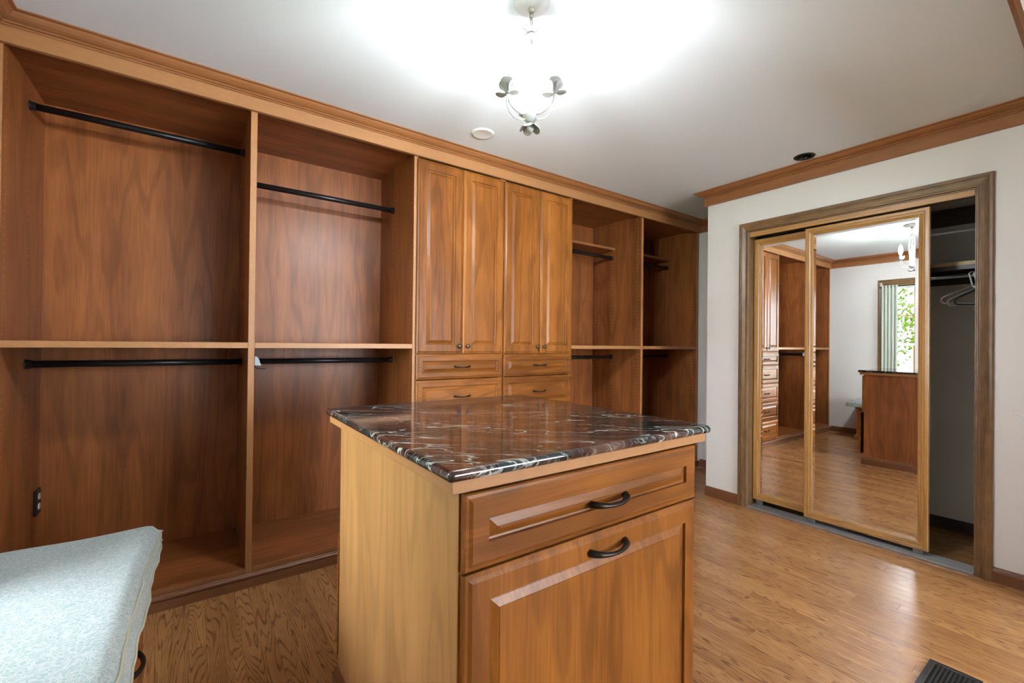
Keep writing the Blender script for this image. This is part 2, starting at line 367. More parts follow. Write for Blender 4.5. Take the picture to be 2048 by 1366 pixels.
# mouldings: profile swept along wall lines with mitred ends
def mould(path, prof, i0, i1, mats, name, parent, fl_=True):
    """path: list of (x,y) with the room on the left side; profile (out,z). One segment i0->i1."""
    P = [Vector((*p, 0)) for p in path]
    def nrm(a, b): d = (b-a).normalized(); return Vector((-d.y, d.x, 0))
    def off(i):
        ns = []
        if i > 0: ns.append(nrm(P[i-1], P[i]))
        if i < len(P)-1: ns.append(nrm(P[i], P[i+1]))
        if len(ns) == 1: return ns[0]
        m_ = (ns[0]+ns[1]); return m_/(1+ns[0].dot(ns[1]))
    rs = []
    for i in (i0, i1):
        o = off(i); rs.append([P[i]+o*a+Vector((0,0,z)) for a, z in prof])
    mbx = MB(); n = len(prof); mbx.v += [tuple(q) for r in rs for q in r]
    for j in range(n):
        k = (j+1) % n; mbx.face((j, k, n+k, n+j)[::-1])
    mbx.face(list(range(n))); mbx.face([n+j for j in range(n)][::-1])
    return mbx.build(name, mats, parent)
FZ0, FZ1 = 2.3227, 2.385
fascia = [(0, FZ0), (.019, FZ0), (.0205, FZ0+.0015), (.0205, FZ1), (0, FZ1)]
crown = [(0, FZ1), (.0265, FZ1), (.0285, FZ1+.002), (.0285, FZ1+.006), (.0245, FZ1+.0085), (.031, FZ1+.010), (.0335, FZ1+.013), (.0335, FZ1+.016), (.030, FZ1+.018), (.040, FZ1+.0205), (.052, FZ1+.026), (.061, FZ1+.033), (.066, FZ1+.039), (.0675, FZ1+.0415), (.081, FZ1+.0425), (.081, ZC), (0, ZC)]
cp = [(XL, YF), (XL, 0), (XE, 0), (XE, YC), (XR, YC), (XR, YF), (XL, YF)]
cp = cp[::-1]     # room on the left
labs = ['cherry crown and fascia over the short wall at the right edge', 'cherry crown and fascia above the mirrored closet', 'hidden return of the crown at the closet corner', 'short cherry crown in the recess corner', 'long cherry crown and fascia above the wardrobes', 'cherry crown along the window wall']
for i in range(len(cp)-1):
    ax = 'x' if abs(cp[i][0]-cp[i+1][0]) > .01 else 'y'
    t = thing('trim_%d' % (i+1), labs[i], 'crown molding', (cp[i][0], cp[i][1], FZ0), None, 'structure')
    mould(cp, fascia, i, i+1, 'edge_x' if i == 4 else 'crown_'+ax, 'fascia_board', t); mould(cp, crown, i, i+1, 'crown_'+ax, 'crown_molding', t)
basep = [(0, 0), (.0155, 0), (.0155, .053), (.013, .056), (.0125, .060), (.010, .066), (.006, .071), (.005, .0745), (0, .0745)]
def baseb(nm, lab, a, b_, mat):
    o = mould([a, b_], basep, 0, 1, mat, nm, None); tag(o, lab, 'baseboard', None, 'structure')
baseb('baseboard_right', 'cherry baseboard left of the closet casing', (XR, -.786), (XR, YC), 'base_y')
baseb('baseboard_corner', 'cherry baseboard right of the closet casing', (XR, YF), (XR, -2.0985), 'base_y')
baseb('baseboard_recess', 'cherry baseboard in the recess by the last bay', (XE, YC), (XE, -.022), 'base_y')
baseb('baseboard_left', 'dark baseboard along the window wall', (XL, -.022), (XL, -.45), 'base_y')
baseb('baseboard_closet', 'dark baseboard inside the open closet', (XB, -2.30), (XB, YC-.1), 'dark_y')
bm_ = [(0, 0), (.0195, 0), (.0185, .040), (.0150, .0425), (.0195, .0455), (.0225, .0515), (.0215, .0575), (.0165, .0620), (.010, .0640), (.008, .0660), (0, .0660)]
o = mould([(XE-.02, 0), (XL, 0)], bm_, 0, 1, 'base_x', 'baseboard_wardrobe', None); tag(o, 'rounded cherry base molding under the wardrobes', 'base molding', None, 'structure')

# ------------------------------------------------------------------ wardrobes
PT = .0287; ZS0, ZS1, ZB0, ZB1, ZT = 1.1623, 1.1904, .0655, .0902, 2.345
D0, D2, D3, D4, D5 = 0., .8498, 2.1203, 2.9808, 3.8386
XP0 = -.8175
def panel(t, xa, xb):
    return box(xa, xb, 0, DB, .0, ZT+.03, ch=.0012, fm={'-y': 1}).build('side_panel', ['cherry_z', 'edge_z'], t)
def holes(p, xf, sgn, ranges, cols=(.037, .345, .545)):
    mbh = MB(); r = .0028
    for y in cols:
        z = .125
        while z < 2.33:
            if any(a < z < b_ for a, b_ in ranges):
                b0 = len(mbh.v); xx = xf+sgn*.0005
                mbh.v += [(xx, y+r*math.cos(k*PI/3), z+r*math.sin(k*PI/3)) for k in range(6)]
                mbh.face([b0+k for k in range(6)] if sgn > 0 else [b0+k for k in range(6)][::-1])
            z += .032
    tag(mbh.build('pin_holes', 'hole_tan', p), kind='stuff')
HR = [(.11, 1.155), (1.2, 2.335)]
def bay(lab, xa, xb):
    t = thing('wardrobe_bay', lab, 'wardrobe', ((xa+xb)/2, 0, 0), 'open hanging bays of the built-in wardrobe')
    box(xa, xb, 0.001, DB, ZS0, ZS1, ch=.001, fm={'-y': 1}).build('fixed_shelf', ['cherry_x', 'edge_x'], t)
    box(xa, xb, 0.001, DB, ZB0, ZB1, ch=.001, fm={'-y': 1}).build('bottom_panel', ['cherry_x', 'crown_x'], t)
    box(xa, xb, 0.012, DB, ZT, ZT+.025).build('top_panel', 'cherry_x', t)
    mbk = MB(); mbk.box(xa, xb, DB, DB+.012, 0, ZT+.03); mbk.build('back_panel', 'cherry_z', t)
    return t
b1 = bay('leftmost open wardrobe bay with outlet, behind the bench', XP0, D0)
p = panel(b1, XL+.0005, XP0); holes(p, XP0, 1, HR)
p = panel(b1, D0, D0+PT); holes(p, D0, -1, HR); holes(p, D0+PT, 1, HR)
b2 = bay('open wardrobe bay between the leftmost bay and the door cabinets', D0+PT, D2)
b4 = bay('open wardrobe bay just right of the door cabinets', D3+PT, D4)
p = panel(b4, D4, D4+.0300); holes(p, D4, -1, HR); holes(p, D4+.03, 1, HR)
b5 = bay('last open wardrobe bay at the far right corner', D4+.03, D5)
p = panel(b5, D5, D5+PT); holes(p, D5, -1, HR)
box(D5+PT, XE-.0005, .012, .03, 0, ZT+.03).build('scribe_strip', 'base_x', b5)
for t, xa, xb in ((b4, D3+PT, D4), (b5, D4+.03, D5)):
    box(xa, xb, .30, DB-.002, 2.082, 2.104, ch=.001, fm={'-y': 1}).build('adjustable_shelf', ['cherry_x', 'crown_x'], t)

def raised(mbx, u0, u1, v0, v1, P, prof, mi=0):
    """raised-panel front: nested rectangular loops. P(u,v,d) maps to space, d = depth toward viewer"""
    loops = []
    for k, d in prof:
        loops.append([P(u0+k, v0+k, d), P(u1-k, v0+k, d), P(u1-k, v1-k, d), P(u0+k, v1-k, d)])
    b0 = len(mbx.v)
    for l in loops: mbx.v += [tuple(q) for q in l]
    for i in range(len(loops)-1):
        for j in range(4):
            k = (j+1) % 4; mbx.face((b0+i*4+j, b0+i*4+k, b0+i*4+4+k, b0+i*4+4+j), mi)
    e = b0+(len(loops)-1)*4; mbx.face((e, e+1, e+2, e+3), mi); mbx.face((b0+3, b0+2, b0+1, b0), mi)
    return mbx
def prof_for(frame):
    f_ = frame
    return [(0, 0), (0, .0125), (.003, .0150), (.009, .0158), (.013, .0182), (.016, .0200), (f_, .0200), (f_+.0012, .0125), (f_+.005, .0115), (f_+.008, .0122), (f_+.0245, .0186), (f_+.0255, .0200)]
def handle(t, P, span=.12, proud=.028, lift=0., r0=.0066, r1=.0038):
    """arched bar pull; P(u,d,w) maps along / out / up"""
    pts = []; rad = []
    n = 14
    for i in range(n+1):
        s_ = i/n; u = (s_-.5)*span
        d = proud*(math.sin(PI*s_)**.55)
        pts.append(P(u, d, -.004*math.sin(PI*s_))); rad.append(r1+(r0-r1)*abs(2*s_-1)**1.5)
    mbh = MB().tube(pts, rad, 10, flat=1.15)
    return mbh.build('handle', 'bronze', t)

def build_tower(lab, pl, pr, fx0, fx1, knobs):
    t = thing('wardrobe_cabinet', lab, 'cabinet', ((pl[0]+pr[1])/2, 0, 0), 'twin door cabinets in the middle of the wardrobe wall')
    for i, (a, b_) in enumerate((pl, pr)):
        p_ = box(a, b_, 0, DB, 0, ZT+.03, ch=.0012, fm={'-y': 1}).build('side_panel', ['cherry_z', 'edge_z'], t)
        if a == D2: holes(p_, D2, -1, HR)
    box(pl[1], pr[0], DB, DB+.012, 0, ZT+.03).build('back_panel', 'cherry_z', t)
    for z in (ZB0, 1.115, ZT): box(pl[1], pr[0], .004, DB, z, z+.025).build('shelf_panel', 'cherry_x', t)
    mid = (fx0+fx1)/2
    for k, (a, b_) in enumerate(((fx0, mid-.0015), (mid+.0015, fx1))):
        d_ = raised(MB(), a, b_, 1.131, 2.311, lambda u, v, d: (u, -.002-d, v), prof_for(.058)).build('door', 'door_z', t)
        kx = knobs[k]
        prof = [(.004, 0), (.004, .008), (.0055, .011), (.0125, .014), (.0145, .018), (.0125, .0225), (.007, .025), (.0005, .0258)]
        rs = [[(kx+r*math.cos(2*PI*j/14), -.022-d, 1.179+r*math.sin(2*PI*j/14)) for j in range(14)] for r, d in prof]
        MB().rings(rs).build('knob', 'knob_metal', d_)
    zt = .9685; hh = (.9685-.093)/4
    spans = [(.9725, 1.127)]+[(zt-(i+1)*hh+.004, zt-i*hh) for i in range(4)]
    for z0, z1 in spans:
        d_ = raised(MB(), fx0, fx1, z0, z1, lambda u, v, d: (u, -.002-d, v), prof_for(.040)).build('drawer', 'door_x', t)
        zc = (z0+z1)/2
        handle(d_, lambda u, d, w: (mid+u, -.022-d, zc+w), .112)
    return t
build_tower('left one of the twin cherry cabinets with raised-panel doors', (D2, D2+PT), (1.4985-.02, 1.4985), .8675, 1.4965, (1.1525, 1.2135))
build_tower('right one of the twin cherry cabinets with raised-panel doors', (1.5005, 1.5205), (D3, D3+PT), 1.5035, 2.1365, (1.789, 1.851))

def rod(lab, xa, xb, z, y=.338):
    t = thing('closet_rod', lab, 'rod', ((xa+xb)/2, y, z), 'black hanging rods of the wardrobe')
    MB().tube([(xa+.002, y, z), (xb-.002, y, z)], .0155, 16).build('bar', 'rod_black', t)
    for x_, s_ in ((xa, 1), (xb, -1)):
        MB().tube([(x_, y, z), (x_+s_*.004, y, z), (x_+s_*.0045, y, z), (x_+s_*.022, y, z)], [.0215, .0215, .0185, .0175], 16).build('end_socket', 'rod_black', t)
for nm, xa, xb, zu in (('the leftmost bay', XP0, D0, 2.232), ('the bay left of the door cabinets', D0+PT, D2, 2.071), ('the bay right of the door cabinets', D3+PT, D4, 2.015), ('the last bay at the corner', D4+.03, D5, 2.015)):
    rod('black upper closet rod in '+nm, xa, xb, zu); rod('black lower closet rod under the shelf in '+nm, xa, xb, 1.084)

# outlet on the leftmost side panel
t = thing('power_outlet', 'black plate with two ivory sockets low in the leftmost bay', 'outlet', (XP0, .52, .42))
box(XP0, XP0+.012, .487, .560, .362, .482, ch=.003).build('cover_plate', 'black_plastic', t)
for zc in (.447, .399):
    s_ = MB(); rs = []
    for dx in (.0118, .0145):
        rs.append([(XP0+dx, .5235+.0165*math.cos(a), zc+max(-.0135, min(.0135, .0168*math.sin(a)))) for a in [2*PI*k/20 for k in range(20)]])
    s_.rings(rs, sm=False); so = s_.build('socket', 'ivory', t)
    sl = MB()
    for dy in (-.006, .006): sl.box(XP0+.0143, XP0+.0149, .5235+dy-.001, .5235+dy+.001, zc-.001, zc+.007)
    sl.build('slots', 'black_plastic', so)
# pull-out belt rack near the divider
t = thing('belt_rack', 'small pull-out rack with grey end cap on the divider', 'rack', (D0+PT, .06, 1.10))
pr = [(0, 1.122), (.008, 1.1205), (.015, 1.114), (.0205, 1.102), (.0235, 1.088), (.028, 1.080), (.026, 1.0755), (.002, 1.0765), (0, 1.078)]
cap = MB().rings([[(D0+PT+.003+a, yy, z) for a, z in pr] for yy in (.02, .034)], sm=False); cap.build('end_cap', 'grey_plastic', t)
box(D0+PT, D0+PT+.012, .034, .40, 1.078, 1.112, ch=.002).build('slide_bar', 'black_plastic', t)
MB().tube([(D0+PT+.004, .028, 1.074), (D0+PT+.010, .02, 1.063), (D0+PT+.03, .018, 1.0595), (D0+PT+.046, .018, 1.0605), (D0+PT+.05, .018, 1.0625)], .003, 8).build('belt_hook', 'black_plastic', t)

# ------------------------------------------------------------------ island
IX0, IX1, IY0, IY1 = .1734, 1.0022, -1.7854, -.888
t = thing('island_cabinet', 'cherry island cabinet with a drawer and a deep front in the middle', 'cabinet', ((IX0+IX1)/2, (IY0+IY1)/2, 0))
ib0, ib1, jb0, jb1 = .203, .974, -1.755, -.918
wood('island_side_lit', (.29, .138, .044), (.46, .245, .088), 'Z', 4.5, .5, 9., .34, .20, .36, band=.2, spec=.35)  # lighter than the other panels: window light put into the colour
box(IX0, IX1, IY0, IY1, .9187, .9428, ch=.001, fm={'-y': 1, '+y': 1}).build('top_board', ['edge_y', 'edge_x'], t)
box(ib0, ib0+.02, jb0, jb1, .0, .9185, ch=.0012, fm={'-y': 1}).build('side_panel', ['island_side_lit', 'cherry_z'], t)
box(ib1-.02, ib1, jb0, jb1, .0, .9185, ch=.0012, fm={'-y': 1}).build('side_panel', ['cherry_z', 'cherry_z'], t)
box(ib0+.02, ib1-.02, jb0+.004, jb0+.012, .0, .9185).build('front_carcass', 'gap_dark', t)
box(ib0+.02, ib1-.02, jb1-.02, jb1-.002, .0, .9185).build('back_carcass', 'cherry_z', t)
d_ = raised(MB(), .2075, .9735, .7575, .9085, lambda u, v, d: (u, jb0-.002-d, v), prof_for(.052)).build('drawer', 'door_x', t)
handle(d_, lambda u, d, w: (.600+u, jb0-.022-d, .826+w), .122, .029, r0=.0088, r1=.0045)
d_ = raised(MB(), .2075, .9735, .092, .7525, lambda u, v, d: (u, jb0-.002-d, v), prof_for(.055)).build('deep_drawer', 'door_z', t)
handle(d_, lambda u, d, w: (.600+u, jb0-.022-d, .713+w), .122, .029, r0=.0088, r1=.0045)
raised(MB(), .2075, .9735, .53, .9085, lambda u, v, d: (.2075+.9735-u, jb1+d, v), prof_for(.055)).build('rear_drawer', 'door_x', t)
raised(MB(), .2075, .9735, .10, .525, lambda u, v, d: (.2075+.9735-u, jb1+.028+d, v), prof_for(.055)).build('rear_drawer', 'door_x', t)
isl = [(ib0, jb0), (ib0, jb1), (ib1, jb1), (ib1, jb0)]
ibase = [(0, 0), (.0155, 0), (.0155, .055), (.013, .060), (.010, .070), (.006, .076), (.004, .080), (0, .080)]
path = [(ib0-.0, jb0-.024), (ib0, jb1), (ib1, jb1), (ib1, jb0-.024), (ib0, jb0-.024)]
path = path[:4]
for i in range(3):
    mould(path, ibase, i, i+1, 'base_x' if i == 1 else 'base_y', 'base_molding', t)
mould([(ib1, jb0-.001), (ib0, jb0-.001)], [(a*1.5, z) for a, z in ibase], 0, 1, 'base_x', 'base_molding', t)
# marble top: rounded slab
def rounded_slab(x0, x1, y0, y1, z0, z1, rc, re, nb=6):
    prof = []
    for k in range(nb+1):
        a = -PI/2+PI*k/nb; prof.append((re-re*math.cos(a), (z0+z1)/2+(z1-z0)/2*math.sin(a)))
    rs = []
    for ins, z in prof:
        ring = []
        for cx, cy, a0 in ((x1-rc, y1-rc, 0), (x0+rc, y1-rc, PI/2), (x0+rc, y0+rc, PI), (x1-rc, y0+rc, 3*PI/2)):
            for k in range(5):
                a = a0+PI/2*k/4; ring.append((cx+(rc-ins)*math.cos(a), cy+(rc-ins)*math.sin(a), z))
        rs.append(ring)
    return MB().rings(rs, True, True, 0, False)
mt = rounded_slab(.160, 1.016, -1.799, -.874, .9432, .9655, .012, .009)
for i in range(len(mt.sm)-2): mt.sm[i] = True
tag(mt.build('marble_countertop', 'marble'), 'polished red-brown marble slab with white veins on the island', 'countertop')

# ------------------------------------------------------------------ bench and cushion
BX = -.366; BY0, BY1 = -1.66, -.463
t = thing('storage_bench', 'low cherry storage bench below the window', 'bench', ((XL+BX)/2, (BY0+BY1)/2, 0))
box(XL+.017, BX, BY0, BY1, 0, .41, ch=.0015).build('body', 'cherry_z', t)
box(XL+.004, BX+.012, BY0-.008, BY1+.012, .41, .431, ch=.002, fm={'+x': 1}).build('seat_board', ['cherry_y', 'edge_y'], t)
d_ = raised(MB(), BY0+.02, BY1-.02, .10, .40, lambda u, v, d: (BX+d, u, v), prof_for(.045)).build('drawer', 'door_x', t)
handle(d_, lambda u, d, w: (BX+.02+d, -.985+u, .345+w), .128, .034, r0=.0075, r1=.005)
bp_ = [(XL+.017, BY1), (BX, BY1), (BX, BY0)]
bp_ = bp_
for i in range(2): mould(bp_[:], [(a*1.3, z) for a, z in ibase], i, i+1, 'base_x' if i == 0 else 'base_y', 'base_molding', t)

def cushion(x0, x1, y0, y1, z0, z1):
    nx, ny = 22, 44; mbx = MB(); idx = {}
    rr = random.Random(3)
    def hgt(u, v):
        e = min(u, 1-u)*(x1-x0); g_ = min(v, 1-v)*(y1-y0); s1 = min(1, e/.035); s2 = min(1, g_/.035)
        f_ = (1-(1-s1)**2)*(1-(1-s2)**2)
        bumpy = .0025*math.sin(9*u+4*v*3)+.002*math.sin(17*v+3*u)
        rim = .040+.022*(math.sin(PI*u)**.5)*(math.sin(PI*v)**.5 if 0 < u < 1 else 0)+.010*math.sin(PI*v)*(1 if u in (0, 1) else 0)+(.022*math.sin(PI*u)**.6 if v in (0, 1) else 0)
        rim = .042+.022*max(math.sin(PI*u)**.6*(1-s2), .45*math.sin(PI*v)**.6*(1-s1))
        return z0+rim+(z1-z0-rim)*f_+bumpy*f_
    for top in (1, 0):
        for i in range(nx+1):
            for j in range(ny+1):
                u = i/nx; v = j/ny
                # denser near the borders
                u = .5-.5*math.cos(PI*u) if True else u; v = .5-.5*math.cos(PI*v)
                x1v = x1-.026*(1-v)-(.016*min(1., (1-v)*4) if top else 0.)
                xx = x0+(x1v-x0)*u; yy = y0+(y1-y0)*v
                if i == nx: xx += .003*math.sin(v*23)+.002*math.sin(v*61)
                if j == ny: yy += .004*math.sin(u*7)-.010*math.sin(PI*u)
                if (i in (0, nx)) and (j in (0, ny)): xx += .005*(1 if i else -1); yy += .006*(1 if j else -1)
                zz = hgt(u, v) if top else z0+.002
                if not top and (i in (0, nx) or j in (0, ny)): zz = z0+.006
                idx[(top, i, j)] = len(mbx.v); mbx.v.append((xx, yy, zz))
    for i in range(nx):
        for j in range(ny):
            mbx.face((idx[(1,i,j)], idx[(1,i+1,j)], idx[(1,i+1,j+1)], idx[(1,i,j+1)]), 0, True)
            mbx.face((idx[(0,i,j)], idx[(0,i,j+1)], idx[(0,i+1,j+1)], idx[(0,i+1,j)]), 0, True)
    edge = [(i, 0) for i in range(nx)]+[(nx, j) for j in range(ny)]+[(i, ny) for i in range(nx, 0, -1)]+[(0, j) for j in range(ny, 0, -1)]
    for a, b_ in zip(edge, edge[1:]+edge[:1]): mbx.face((idx[(0,*a)], idx[(0,*b_)], idx[(1,*b_)], idx[(1,*a)]), 0, True)
    seam = [Vector(mbx.v[idx[(1,*a)]]) for a in edge]; low = [Vector(mbx.v[idx[(0,*a)]]) for a in edge]
    return mbx, seam, low
mbx, seam, low = cushion(-.835, -.304, -1.68, -.376, .4315, .512)
t = mbx.build('seat_cushion', 'cushion_fabric'); tag(t, 'pale blue patterned seat cushion lying on the bench', 'cushion')
simple('piping', (.36, .36, .27), .8)
for nm, ln in (('upper_piping', seam), ('lower_piping', low)):
    MB().tube([q+Vector((0, 0, .001)) for q in ln]+[ln[0]+Vector((0, 0, .001))], .0042, 6).build(nm, 'piping', t)

# ------------------------------------------------------------------ closet: casing, doors, track, contents
def casing(parent, prof, pts, P, mats, names):
    """pts: inner corner polyline (u,v); profile (w outward, d proud); P(u,v,d)"""
    n = len(prof); V2 = [Vector(p) for p in pts]
    def nrm(a, b_): d = (b_-a).normalized(); return Vector((-d.y, d.x))
    def off(i):
        ns = []
        if i > 0: ns.append(nrm(V2[i-1], V2[i]))
        if i < len(V2)-1: ns.append(nrm(V2[i], V2[i+1]))
        if len(ns) == 1: return ns[0]
        return (ns[0]+ns[1])/(1+ns[0].dot(ns[1]))
    for i in range(len(V2)-1):
        mbx = MB()
        for k in (i, i+1):
            o = off(k)
            for w, d in prof: q = V2[k]+o*w; mbx.v.append(tuple(P(q.x, q.y, d)))
        for j in range(n):
            k = (j+1) % n; mbx.face((j, k, n+k, n+j))
        mbx.face(list(range(n))[::-1]); mbx.face([n+j for j in range(n)])
        mbx.build(names[i], mats[i], parent)
cprof = [(0, 0), (0, .012), (.004, .0145), (.008, .0145), (.011, .012), (.017, .0115), (.030, .0150), (.040, .0185), (.047, .0165), (.050, .0175), (.060, .0175), (.0645, .0150), (.0645, 0)]
t = thing('trim_7', 'weathered brown casing framing the mirrored closet', 'door casing', (XR, (OY0+OY1)/2, 0), None, 'structure')
casing(t, cprof, [(-2.036, 0), (-2.036, 2.0535), (-.8490, 2.0535), (-.8490, 0)], lambda u, v, d: (XR-d, u, v), ['old_z', 'old_y', 'old_z'], ['casing_leg', 'casing_head', 'casing_leg'])
box(XR+.0005, XR+.115, OY1-.004, OY1-.0005, 0, OZ).build('jamb', 'old_z', t); box(XR+.0005, XR+.115, OY0+.0005, OY0+.004, 0, OZ).build('jamb', 'old_z', t)
box(XR+.0005, XR+.115, OY0+.004, OY1-.004, OZ-.008, OZ-.0005).build('head_jamb', 'old_y', t)
t = thing('trim_8', 'oak valance board above the mirrored doors', 'valance', (XR+.01, (OY0+OY1)/2, 2.012), None, 'structure')
box(XR+.002, XR+.016, OY0+.005, OY1-.005, 2.0115, 2.0465, ch=.002).build('valance_board', 'oak_frame_y', t)
box(XR+.022, XR+.10, OY0+.005, OY1-.005, 2.024, 2.0465).build('top_track', 'zinc', t)

def mirror_door(nm, lab, y0, y1, z0, z1, xf):
    t = thing(nm, lab, 'door', (xf, (y0+y1)/2, z0), None, 'structure')
    fw = .048
    fp = [(0, 0), (0, .006), (.004, .009), (.010, .0115), (.014, .010), (.017, .0135), (.023, .0145), (.027, .0130), (.030, .0150), (.044, .0150), (.048, .012), (.048, -.016), (0, -.016)]
    loop = [(y0+fw, z0+fw), (y0+fw, z1-fw), (y1-fw, z1-fw), (y1-fw, z0+fw)]
    n = len(fp)
    for i in range(4):
        j = (i+1) % 4; mbx = MB()
        for k in (i, j):
            q = loop[k]; sx = -1 if k in (0, 1) else 1; sz = -1 if k in (0, 3) else 1
            for w, d in fp: mbx.v.append((xf+.015-d, q[0]+sx*w, q[1]+sz*w))
        for a in range(n):
            b_ = (a+1) % n; mbx.face((a, b_, n+b_, n+a))
        mbx.face(list(range(n))[::-1]); mbx.face([n+a for a in range(n)])
        mbx.build('stile' if i in (0, 2) else 'rail', 'oak_frame_z' if i in (0, 2) else 'oak_frame_y', t)
    mbx = MB(); bv = .019; xg = xf+.0115
    a0, a1, c0, c1 = y0+fw-.004, y1-fw+.004, z0+fw-.004, z1-fw+.004
    mbx.v += [(xg+.0016, a0, c0), (xg+.0016, a1, c0), (xg+.0016, a1, c1), (xg+.0016, a0, c1), (xg, a0+bv, c0+bv), (xg, a1-bv, c0+bv), (xg, a1-bv, c1-bv), (xg, a0+bv, c1-bv)]
    for k in range(4):
        j = (k+1) % 4; mbx.face((k, 4+k, 4+j, j))
    mbx.face((4, 7, 6, 5)); mbx.v += [(xg+.006, a0, c0), (xg+.006, a1, c0), (xg+.006, a1, c1), (xg+.006, a0, c1)]; mbx.face((8, 9, 10, 11))
    for k in range(4):
        j = (k+1) % 4; mbx.face((k, j, 8+j, 8+k))
    mbx.build('mirror_pane', 'mirror', t)
    box(xf+.018, xf+.024, y0+.02, y1-.02, z0+.02, z1-.02).build('backing_board', 'gap_dark', t)
    for yy in (y0+.045, y1-.045):
        box(xf+.006, xf+.022, yy-.022, yy+.022, .0135, z0+.004, ch=.001).build('roller_bracket', 'zinc', t)
    return t
mirror_door('door_1', 'front mirrored sliding door in an oak frame, right of the pair', -1.846, -1.2145, .040, 2.004, XR+.026)
mirror_door('door_2', 'rear mirrored sliding door in an oak frame, left of the pair', -1.472, -.8575, .052, 2.000, XR+.066)
t = thing('door_track', 'silver aluminium floor track under the mirrored doors', 'track', (XR+.05, (OY0+OY1)/2, 0))
box(XR-.014, XR+.105, OY0+.005, OY1-.005, 0.0003, .0035).build('track_plate', 'zinc', t)
for xx in (XR-.014, XR+.010, XR+.040, XR+.062, XR+.086, XR+.099): box(xx, xx+.006, OY0+.005, OY1-.005, .0045, .0125, ch=.001).build('track_rib', 'alu', t)

t = thing('closet_shelf', 'wooden closet shelf with light front edge above the hangers', 'shelf', (3.67, -1.5, 1.69))
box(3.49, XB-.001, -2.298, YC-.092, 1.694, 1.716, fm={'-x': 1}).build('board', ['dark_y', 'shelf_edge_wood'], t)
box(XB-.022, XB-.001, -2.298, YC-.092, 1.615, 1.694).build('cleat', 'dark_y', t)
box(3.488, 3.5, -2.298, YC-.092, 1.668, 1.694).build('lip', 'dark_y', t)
t = thing('trim_9', 'dark wood board at the top of the closet back wall', 'trim', (XB, -1.5, 2.0), None, 'structure')
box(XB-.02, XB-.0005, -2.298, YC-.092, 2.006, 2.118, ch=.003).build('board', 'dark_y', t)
RX, RZ = 3.575, 1.642
t = thing('closet_pole', 'shiny chrome closet rod inside the open closet', 'rod', (RX, -1.5, RZ))
MB().tube([(RX, -2.299, RZ), (RX, YC-.093, RZ)], .013, 16).build('bar', 'chrome', t)
for yy, s_ in ((-2.2995, 1), (YC-.0905, -1)): MB().tube([(RX, yy, RZ), (RX, yy+s_*.012, RZ)], .022, 14).build('end_socket', 'zinc', t)
def hanger(lab, mat, y, ang, hw=.20, r=.0042, notch=True, drop=0.):
    ca, sa = math.cos(ang), math.sin(ang)
    def P(u, z): return (RX+u*ca, y+u*sa, z)
    t = thing('clothes_hanger', lab, 'hanger', (RX, y, RZ), 'hangers on the closet rod')
    zt = RZ+.013+r; zn = zt-.085-drop
    hk = [P(.0165*math.cos(a), zt-.0175+.0175*math.sin(a)) for a in [math.radians(q) for q in (200, 170, 140, 110, 80, 50, 20, -10, -40)]]+[P(.006, zt-.05), P(0, zn+.01), P(0, zn)]
    MB().tube(hk, r, 8).build('hook', mat, t)
    tri = [P(0, zn)]
    zs = zn-.075; zb = zs-.030
    tri += [P(hw*.85, zs+.012), P(hw*.95, zs+.003), P(hw, zs-.008), P(hw*.99, zb+.006), P(hw*.95, zb), P(hw*.85, zb-.001), P(0, zb), P(-hw*.85, zb-.001), P(-hw*.95, zb), P(-hw*.99, zb+.006), P(-hw, zs-.008), P(-hw*.95, zs+.003), P(-hw*.85, zs+.012), P(0, zn)]
    MB().tube(tri, r, 8).build('body', mat, t)
    if notch:
        for s_ in (-1, 1):
            u0 = s_*hw*.72; z_ = zs+.028
            MB().tube([P(u0, z_), P(u0, z_-.012), P(u0+s_*.006, z_-.016), P(u0+s_*.012, z_-.010)], r*.75, 6).build('strap_hook', mat, t)
A = math.radians(144)
hanger('white plastic hanger, front one of the white pair', 'white_plastic', -1.958, A, .185)
hanger('white plastic hanger, rear one of the white pair', 'white_plastic', -1.978, A+math.radians(2), .180, drop=.014)
hanger('thin black plastic hanger beside the white ones', 'black_plastic', -2.000, A, .160, .004, False, .010)

# white cord end on the closet wall
t = MB().tube([(XR-.006, -2.168, .889), (XR-.012, -2.176, .880), (XR-.014, -2.188, .870), (XR-.012, -2.205, .863), (XR-.006, -2.235, .862), (XR-.003, -2.265, .872), (XR-.002, -2.29, .90)], .0030, 8).build('wall_cord', 'white_plastic')
tag(t, 'curved end of a white cord on the wall at the right edge', 'cord')

# floor register
t = thing('floor_register', 'black iron floor vent grille in the bottom right corner', 'floor vent', (1.94, -2.13, 0))
vx0, vx1, vy0, vy1 = 1.785, 2.097, -2.205, -2.063
mbx = MB(); fw = .018
for a in ((vx0, vx1, vy0, vy0+fw), (vx0, vx1, vy1-fw, vy1), (vx0, vx0+fw, vy0+fw, vy1-fw), (vx1-fw, vx1, vy0+fw, vy1-fw)): mbx.box(*a, .0003, .006, ch=.0015)
mbx.build('frame', 'register_iron', t)
mbx = MB(); n = 26
for i in range(n+1):
    xx = vx0+fw+(vx1-vx0-2*fw)*i/n; mbx.box(xx-.0017, xx+.0017, vy0+fw, vy1-fw, .001, .0045)
for i in range(1, 9):
    yy = vy0+fw+(vy1-vy0-2*fw)*i/9; mbx.box(vx0+fw, vx1-fw, yy-.0026, yy+.0026, .001, .0043)
tag(mbx.build('grille', 'register_iron', t), kind='stuff')
box(vx0+fw, vx1-fw, vy0+fw, vy1-fw, .0002, .0008).build('duct_dark_sheet', 'duct_black', t)  # solid black sheet painting the darkness down in the duct

